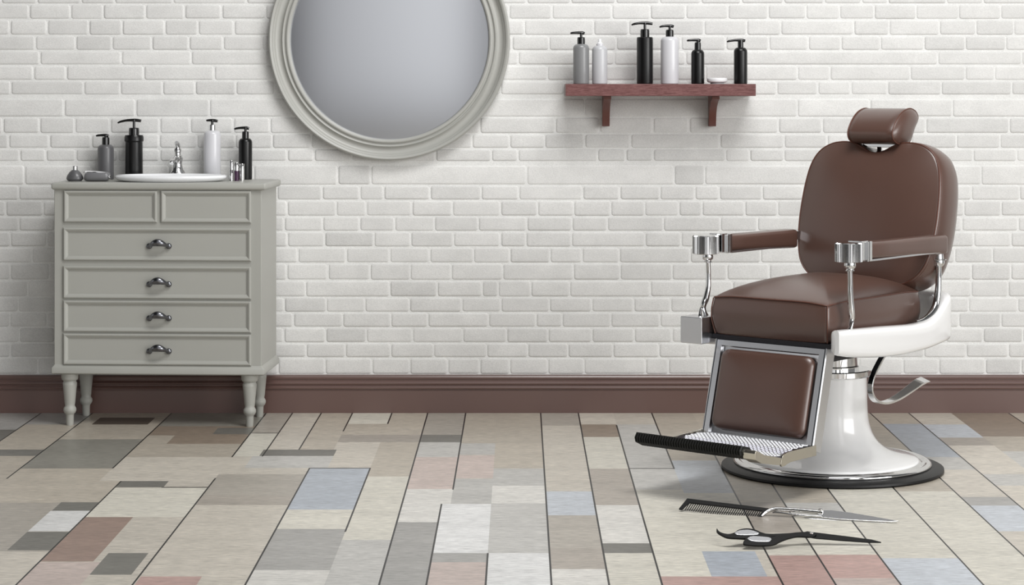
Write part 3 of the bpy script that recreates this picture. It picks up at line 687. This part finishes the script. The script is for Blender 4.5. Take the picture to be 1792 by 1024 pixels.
# armrests
for sgn in (1, -1):
    bf, bb = (.232, -.245) if sgn > 0 else (.235, -.155)
    rings = []
    hw_ = .027
    for t, sc_ in ((0, .86), (.006, .96), (.016, 1), (.25, 1), (.5, 1), (.75, 1), (.97, 1), (.99, .96), (1, .84)):
        b = bf+(bb-bf)*t; zt = .738-.002*t; zb = .688-.014*t; cz, hz = (zt+zb)/2, (zt-zb)/2
        rings.append([V(sgn*.25+x*sc_, b, cz+z*sc_+ .0) for x, z in rrect(hw_, hz, .013, 4, n=2)])
    bm = bmesh.new(); ring_loft(bm, rings); ar = link('armrest', bm, 'leather', ch, angle=60)
    box('arm_plate', sgn*.25-.025, sgn*.25+.025, -bf+.002, -bb-.004, .681, .687, 'satin', ar, .001,
        mtx=Matrix.Translation((0, 0, 0)))
    # chrome block and fluted knob at the front end
    kb = .325 if sgn > 0 else .345
    bm = bmesh.new()
    add_box(bm, sgn*.25-.030, sgn*.25+.030, -bf-.010, -bf+.004, .683, .742)
    add_box(bm, sgn*.25-.024, sgn*.25+.024, -bf-.045, -bf-.010, .686, .744)
    add_box(bm, sgn*.25-.031, sgn*.25+.031, -bf-.022, -bf-.017, .682, .740)
    link('arm_bracket', bm, 'chrome', ch, bevel=.0015)
    bm = bmesh.new(); n = 240; R_ = []
    for z, rr_ in ((.683, .0), (.683, .036), (.685, .0405), (.7385, .0405), (.741, .037), (.7415, 0)):
        if rr_ == 0: R_.append([bm.verts.new(V(sgn*.25, kb-.012, z))]); continue
        ring = []
        for i in range(n):
            a = 2*PI*i/n; fl_ = .0008*(1 if (i % 4) < 2 else -1) if .684 < z < .7415 else 0
            ring.append(bm.verts.new(V(sgn*.25+(rr_+fl_)*math.cos(a), kb-.012+(rr_+fl_)*math.sin(a), z)))
        R_.append(ring)
    for A, B in zip(R_, R_[1:]):
        if len(A) == 1: [bm.faces.new((A[0], B[i], B[(i+1) % n])) for i in range(n)]
        elif len(B) == 1: [bm.faces.new((A[i], A[(i+1) % n], B[0])) for i in range(n)]
        else: bridge(bm, A, B)
    link('arm_knob', bm, 'chrome', ch, angle=20)
    # front post: collar, vase-shaped shank, foot
    pb = kb-.025
    pst = []
    if sgn > 0: path = [V(.25, .306, .685), V(.25, .306, .66), V(.25, .305, .62), V(.25, .304, .58), V(.25, .300, .54), V(.25, .296, .517), V(.25, .302, .500), V(.25, .305, .484)]
    else: path = [V(-.25, .322, .685), V(-.25, .320, .66), V(-.25, .318, .62), V(-.25, .320, .58), V(-.25, .332, .545), V(-.25, .345, .525), V(-.25, .340, .508), V(-.25, .330, .49)]
    bm = bmesh.new(); add_tube(bm, path, [.007, .0072, .0075, .0085, .0105, .0092, .006, .0085], n=6, k=14, up=Vector((1, 0, 0)))
    q = path[0]
    add_lathe(bm, [(0, .657), (.014, .657), (.011, .661), (.011, .663), (.0165, .667), (.0175, .674), (.016, .684), (0, .684)], (q.x, q.y, 0), 24)
    e_ = path[-3]
    add_tube(bm, [e_, e_+V(.006*sgn, .006, -.012), e_+V(.004*sgn, .013, -.03)], [.004, .0045, .006], n=4, k=8, up=Vector((1, 0, 0)))
    link('front_post', bm, 'chrome', ch, angle=50)
    if sgn < 0: continue
    # rear post: joint and curved tube
    bm = bmesh.new()
    rb = -.225 if sgn > 0 else -.16
    add_tube(bm, [V(sgn*.25, rb-.004, .645), V(sgn*.25, rb-.004, .60), V(sgn*.25, rb, .555), V(sgn*.25, rb+.014, .515), V(sgn*.249, rb+.045, .488), V(sgn*.247, rb+.085, .474), V(sgn*.245, rb+.13, .471)], [.0095, .0095, .0105, .012, .0115, .009, .005], n=6, k=14, up=Vector((1, 0, 0)))
    link('rear_post', bm, 'chrome', ch, angle=50)
    lathe('pivot_joint', [(0, .63), (.008, .632), (.017, .640), (.019, .648), (.018, .654), (.024, .656), (.024, .659), (.016, .660), (.015, .670), (.013, .684), (0, .684)], (sgn*.25, -rb+.004, 0), 'chrome', ch, seg=24)
# flat bar from the far armrest into the backrest
box('arm_link', -.262, -.238, .150, .28, .700, .728, 'satin', ch, .001)

# footrest: chrome picture frame leaning forward, leather pad, step plate
Pt, Pb_ = (.350, .434), (.432, .135)
def FR(a, v, n):   # v 0..1 top to bottom, n out of the frame plane
    db, dz = Pb_[0]-Pt[0], Pb_[1]-Pt[1]; L = math.hypot(db, dz); nb, nz = -dz/L, db/L
    return V(a, Pt[0]+db*v+nb*n, Pt[1]+dz*v+nz*n)
LF = math.hypot(Pb_[0]-Pt[0], Pb_[1]-Pt[1])
bm = bmesh.new()
def frect(x, v0, v1, n): return [bm.verts.new(FR(*q, n)) for q in ((-x, v0), (x, v0), (x, v1), (-x, v1))]
rg = [frect(.200, 0, 1.0, -.045), frect(.200, 0, 1.0, -.003), frect(.197, .008, .992, 0), frect(.1745, .085, .945, 0), frect(.1735, .089, .942, -.003), frect(.1725, .092, .94, -.012), frect(.164, .12, .925, -.013)]
for a, b in zip(rg, rg[1:]): bridge(bm, a, b)
bm.faces.new(rg[-1]); bm.faces.new(rg[0])
ff = link('footrest_frame', bm, 'satin', ch, angle=25)
bm = bmesh.new()
for sg in (-1, 1):     # dark hairline groove down each stile
    a0 = sg*.1935
    vv = [FR(a0-.0012, .01, .0006), FR(a0+.0012, .01, .0006), FR(a0+.0012, .985, .0006), FR(a0-.0012, .985, .0006)]
    ww = [FR(a0-.0012, .01, -.002), FR(a0+.0012, .01, -.002), FR(a0+.0012, .985, -.002), FR(a0-.0012, .985, -.002)]
    A = [bm.verts.new(p) for p in vv]; B = [bm.verts.new(p) for p in ww]; bridge(bm, A, B); bm.faces.new(A); bm.faces.new(B)
vv = [FR(-.195, .022, .0006), FR(.195, .022, .0006), FR(.195, .032, .0006), FR(-.195, .032, .0006)]
A = [bm.verts.new(p) for p in vv]; B = [bm.verts.new(p+V(0, -.003, 0)) for p in vv]; bridge(bm, A, B); bm.faces.new(A); bm.faces.new(B)
link('groove', bm, 'steel', ff, smooth=False)
pad = rrect(.166, .122, .028, 6, 0, 0, 6)
rings = []
for q, n in ((.93, -.013), (.99, -.008), (1.0, 0), (.985, .008), (.95, .0135), (.9, .017), (.82, .0195), (.7, .0215), (.5, .023), (.25, .0235)):
    rings.append([FR(x*q, .508+y*q/LF*-1, n) for x, y in pad])
bm = bmesh.new(); ring_loft(bm, rings); link('footrest_pad', bm, 'leather', ff, angle=180)

# step plate with raised diamond mesh
sb0, sb1 = .436, .690
bm = bmesh.new()
def stz(b): return .150 if b < .53 else (.150-.012*min(1, (b-.53)/.02) if b < .56 else .138) + .06*max(0, b-.56)
path = [(.434, stz(.434)), (.50, stz(.5)), (.53, .150), (.545, .144), (.56, .138), (.62, .1425), (.692, .147)]
top = path; bot = [(b, z-.006) for b, z in path[::-1]]
prof2 = top+bot
for a0, a1 in ((-.197, .197),):
    A = [bm.verts.new(V(a0, b, z)) for b, z in prof2]; B = [bm.verts.new(V(a1, b, z)) for b, z in prof2]
    bridge(bm, A, B); bm.faces.new(A); bm.faces.new(B)
st = link('step_plate', bm, 'tread', ch, angle=25)
bm = bmesh.new()   # raised crossing ribs
def zz(b):
    for (b0, z0), (b1, z1) in zip(path, path[1:]):
        if b0 <= b <= b1: return z0+(z1-z0)*(b-b0)/(b1-b0)
    return path[-1][1]
for sg in (-1, 1):
    for k in range(-14, 42):
        pts = []
        for i in range(0, 26):
            b = .44+.245*i/25; a = -.19+k*.0135+sg*(b-.44)*.9
            if sg < 0: a += .0
            if abs(a) < .191: pts.append(V(a, b, zz(b)+.0006))
        if len(pts) > 2: add_sweep(bm, pts, lambda i, t: [(-.0016, -.0012), (.0016, -.0012), (.0009, .0016), (-.0009, .0016)])
link('tread_mesh', bm, 'satin', st, angle=30)
# side plate with the S-shaped toe on both sides
for sg in (-1, 1):
    out = [(.415, .150), (.55, .150), (.575, .149), (.592, .145), (.602, .134), (.606, .120), (.60, .112), (.585, .112), (.572, .116), (.55, .119), (.415, .119)]
    if sg < 0: out = [(.415, .158), (.60, .152), (.60, .138), (.415, .138)]
    bm = bmesh.new(); a0, a1 = (.196, .202) if sg > 0 else (-.202, -.196)
    A = [bm.verts.new(V(a0, b, z)) for b, z in out]; B = [bm.verts.new(V(a1, b, z)) for b, z in out]
    bridge(bm, A, B); bm.faces.new(A); bm.faces.new(B); link('step_side', bm, 'nickel', st, bevel=.0008, angle=30)
# front edge: ribbed rubber grip, nickel end
bsec = [(.742, .186), (.752, .172), (.748, .158), (.712, .142), (.690, .140), (.686, .158), (.700, .176)]
rings = []; n = 84; a0, a1 = -.214, .163
for i in range(n*2):
    a = a0+(a1-a0)*i/(n*2-1); k = 1.0 if (i//2) % 2 == 0 else .84
    if i == 0: k = .8
    rings.append([V(a, .720+(b-.720)*k, .162+(z-.162)*k) for b, z in bsec])
bm = bmesh.new(); ring_loft(bm, rings); link('step_grip', bm, 'ribbed', st, smooth=False)
bm = bmesh.new(); bs = [(.735, .176), (.742, .168), (.738, .150), (.708, .136), (.612, .118), (.606, .138), (.692, .158)]
ring_loft(bm, [[V(a, b, z) for b, z in bs] for a in (.162, .204)]); link('step_end', bm, 'nickel', st, bevel=.001, angle=25)

# curved lever under the seat
lv = [(.012, .388), (.05, .358), (.088, .322), (.104, .290), (.099, .262), (.072, .240), (.02, .229), (-.05, .234), (-.13, .252), (-.19, .268), (-.235, .274)]
pth = catmull([V(.20, b, z) for b, z in lv], 6); n = len(pth)
bm = bmesh.new()
def lsec(i, t):
    w2 = .009+.009*max(0, (t-.35)/.65); h2 = .0035 if t < .95 else .0015
    return [(-w2, -h2), (w2, -h2), (w2, h2), (-w2, h2)]
R_ = []
for i, p in enumerate(pth):
    t = (pth[min(i+1, n-1)]-pth[max(i-1, 0)]).normalized(); s_ = Vector((1, 0, 0)); u_ = s_.cross(t).normalized()
    tilt = .35*max(0, (i/(n-1)-.5)*2)
    s2 = s_*math.cos(tilt)+u_*math.sin(tilt)*-1; u2 = t.cross(s2).normalized()
    R_.append([p+s2*x+u2*y for x, y in lsec(i, i/(n-1))])
ring_loft(bm, R_); link('lever', bm, 'chrome', ch, bevel=.0012, angle=30)

# ------------------------------------------------------------------ shears on the floor
def plane_from(p0, p1, tilt):
    """plane through two ground points, leaning back by tilt; returns pixel -> point and the axes"""
    g = [Vector((WX(u, YD(v)), YD(v), 0)) for u, v in (p0, p1)]
    ax = (g[1]-g[0]).normalized(); bk = Vector((-ax.y, ax.x, 0))
    if bk.y < 0: bk = -bk
    up = bk*math.cos(tilt)+Vector((0, 0, math.sin(tilt))); nr = ax.cross(up).normalized()
    if nr.y > 0: nr = -nr
    def at(u, v):
        d = Vector(((u-UX)/FPX, 1, -(v-VY)/FPX)); o = Vector((0, 0, CAMH))
        t = (g[0]-o).dot(nr)/d.dot(nr); p = o+d*t
        q = p-g[0]; return q.dot(ax), q.dot(up)
    return g[0], ax, up, nr, at
def plate(name, fr, pts, th, m, parent, off=0, hole=None, smooth_n=0, bevel=.0012):
    g0, ax, up, nr, at = fr
    loc = parent.location
    q = [at(*p) for p in pts]
    if smooth_n: q = [(v.x, v.y) for v in catmull([(a, b, 0) for a, b in q], smooth_n, closed=True)]
    f3 = lambda a, b, n: g0+ax*a+up*b+nr*(n+off)-loc
    bm = bmesh.new()
    if hole:
        h = [at(*p) for p in hole]; h = [(v.x, v.y) for v in catmull([(a, b, 0) for a, b in h], smooth_n, closed=True)]
        A = [bm.verts.new(f3(a, b, th)) for a, b in q]; B = [bm.verts.new(f3(a, b, 0)) for a, b in q]
        A2 = [bm.verts.new(f3(a, b, th)) for a, b in h]; B2 = [bm.verts.new(f3(a, b, 0)) for a, b in h]
        bridge(bm, A, B); bridge(bm, A2, B2); bridge(bm, A, A2); bridge(bm, B, B2)
    else:
        A = [bm.verts.new(f3(a, b, th)) for a, b in q]; B = [bm.verts.new(f3(a, b, 0)) for a, b in q]
        bridge(bm, A, B); bm.faces.new(A); bm.faces.new(B)
    return link(name, bm, m, parent, bevel=bevel, angle=35)
fr = plane_from((1190, 896), (1575, 917), math.radians(38))
p0 = fr[0]
sh1 = empty('comb_shears', tuple(p0), 'silver pointed blade with a black comb end lying behind the black scissors', 'shears')
plate('comb_spine', fr, [(1203, 874.5), (1346, 892), (1349, 893), (1327, 912), (1323, 911.5), (1334, 896.5), (1206, 882), (1194, 894), (1188, 893)], .005, 'combblack', sh1, .001, bevel=.0008)
nT = 34
for i in range(nT):
    t = i/(nT-1); u0 = 1208+(1331-1208)*t; v0 = 880+(896-880)*t; u1 = u0-9; v1 = 895+(912-895)*t-.8
    bm_pts = [(u0-.75, v0), (u0+.75, v0), (u1+.5, v1), (u1-.5, v1)]
    plate('comb_tooth', fr, bm_pts, .003, 'combblack', sh1, .002, bevel=0)
g0, ax, up, nr, at = fr
def onp(u, v, n=.004):
    a, b = at(u, v); return g0+ax*a+up*b+nr*n-Vector(p0)
tube('shank', [onp(1333, 905), onp(1341, 898), onp(1352, 893.5), onp(1368, 893), onp(1400, 895), onp(1440, 899)], [.0028, .0048, .0058, .006, .006, .0062], 'chrome', sh1, n=6)
tube('finger_shank', [onp(1352, 899.5), onp(1362, 899), onp(1400, 904), onp(1438, 906)], [.002, .0035, .0035, .003], 'chrome', sh1, n=6)
lathe('pivot_screw', [(0, 0), (.006, 0), (.006, .003), (.003, .0045), (0, .0045)], (0, 0, 0), 'chrome', sh1, seg=20).location = onp(1436.5, 896.5, .008)
plate('blade', fr, [(1428, 899), (1440, 895), (1452, 894.5), (1490, 899), (1530, 906), (1575, 914), (1560, 915.5), (1520, 914), (1470, 911), (1436, 907.5)], .004, 'chrome', sh1, .001, bevel=.0015)
plate('lower_blade', fr, [(1400, 904), (1440, 908), (1480, 911.5), (1540, 915), (1570, 915.5), (1520, 916.5), (1470, 914), (1420, 909)], .0025, 'satin', sh1, -.0015, bevel=.0005)

fr = plane_from((1305, 963), (1542, 955), math.radians(24))
g0, ax, up, nr, at = fr; p0 = g0
sh2 = empty('hair_scissors', tuple(p0), 'black scissors with chrome lined finger loops, nearest the camera', 'scissors')
th = .006
plate('upper_handle', fr, [(1254, 930), (1259, 936), (1272, 940), (1283, 938), (1292, 932.5), (1306, 930), (1320, 932), (1332, 937), (1345, 939.5), (1380, 938.5), (1410, 936.5), (1418, 940), (1400, 943), (1360, 943.5), (1335, 945), (1310, 947.5), (1290, 947), (1272, 945.5), (1260, 940), (1254, 935)], th, 'combblack', sh2, .004, smooth_n=4)
plate('lower_handle', fr, [(1300, 955), (1306, 948), (1318, 944), (1335, 944), (1352, 946), (1375, 941), (1395, 938.5), (1412, 938), (1428, 941), (1420, 946), (1395, 945.5), (1378, 949), (1365, 954), (1352, 960), (1330, 961.5), (1310, 960.5), (1301, 959)], th, 'combblack', sh2, .007, smooth_n=4)
def insert(pts, off):
    plate('finger_insert', fr, pts, .004, 'satin', sh2, off, smooth_n=4, bevel=.0018)
insert([(1285, 938.5), (1294, 934.5), (1308, 933.5), (1320, 936), (1328, 940), (1318, 942.5), (1300, 943), (1288, 942)], .0085)
insert([(1307, 950), (1316, 946.5), (1332, 947), (1346, 949), (1349, 953), (1342, 956), (1322, 956), (1310, 953.5)], .0115)
plate('scissor_blade', fr, [(1402, 936.5), (1412, 934), (1430, 936.5), (1480, 942.5), (1525, 948.5), (1542, 953), (1520, 953), (1470, 949.5), (1428, 946), (1410, 943)], .004, 'combblack', sh2, .004, bevel=.001)
lathe('pivot_screw', [(0, 0), (.006, 0), (.006, .002), (.003, .0035), (0, .0035)], (0, 0, 0), 'chrome', sh2, seg=20).location = g0+ax*at(1419, 940)[0]+up*at(1419, 940)[1]+nr*.011-p0
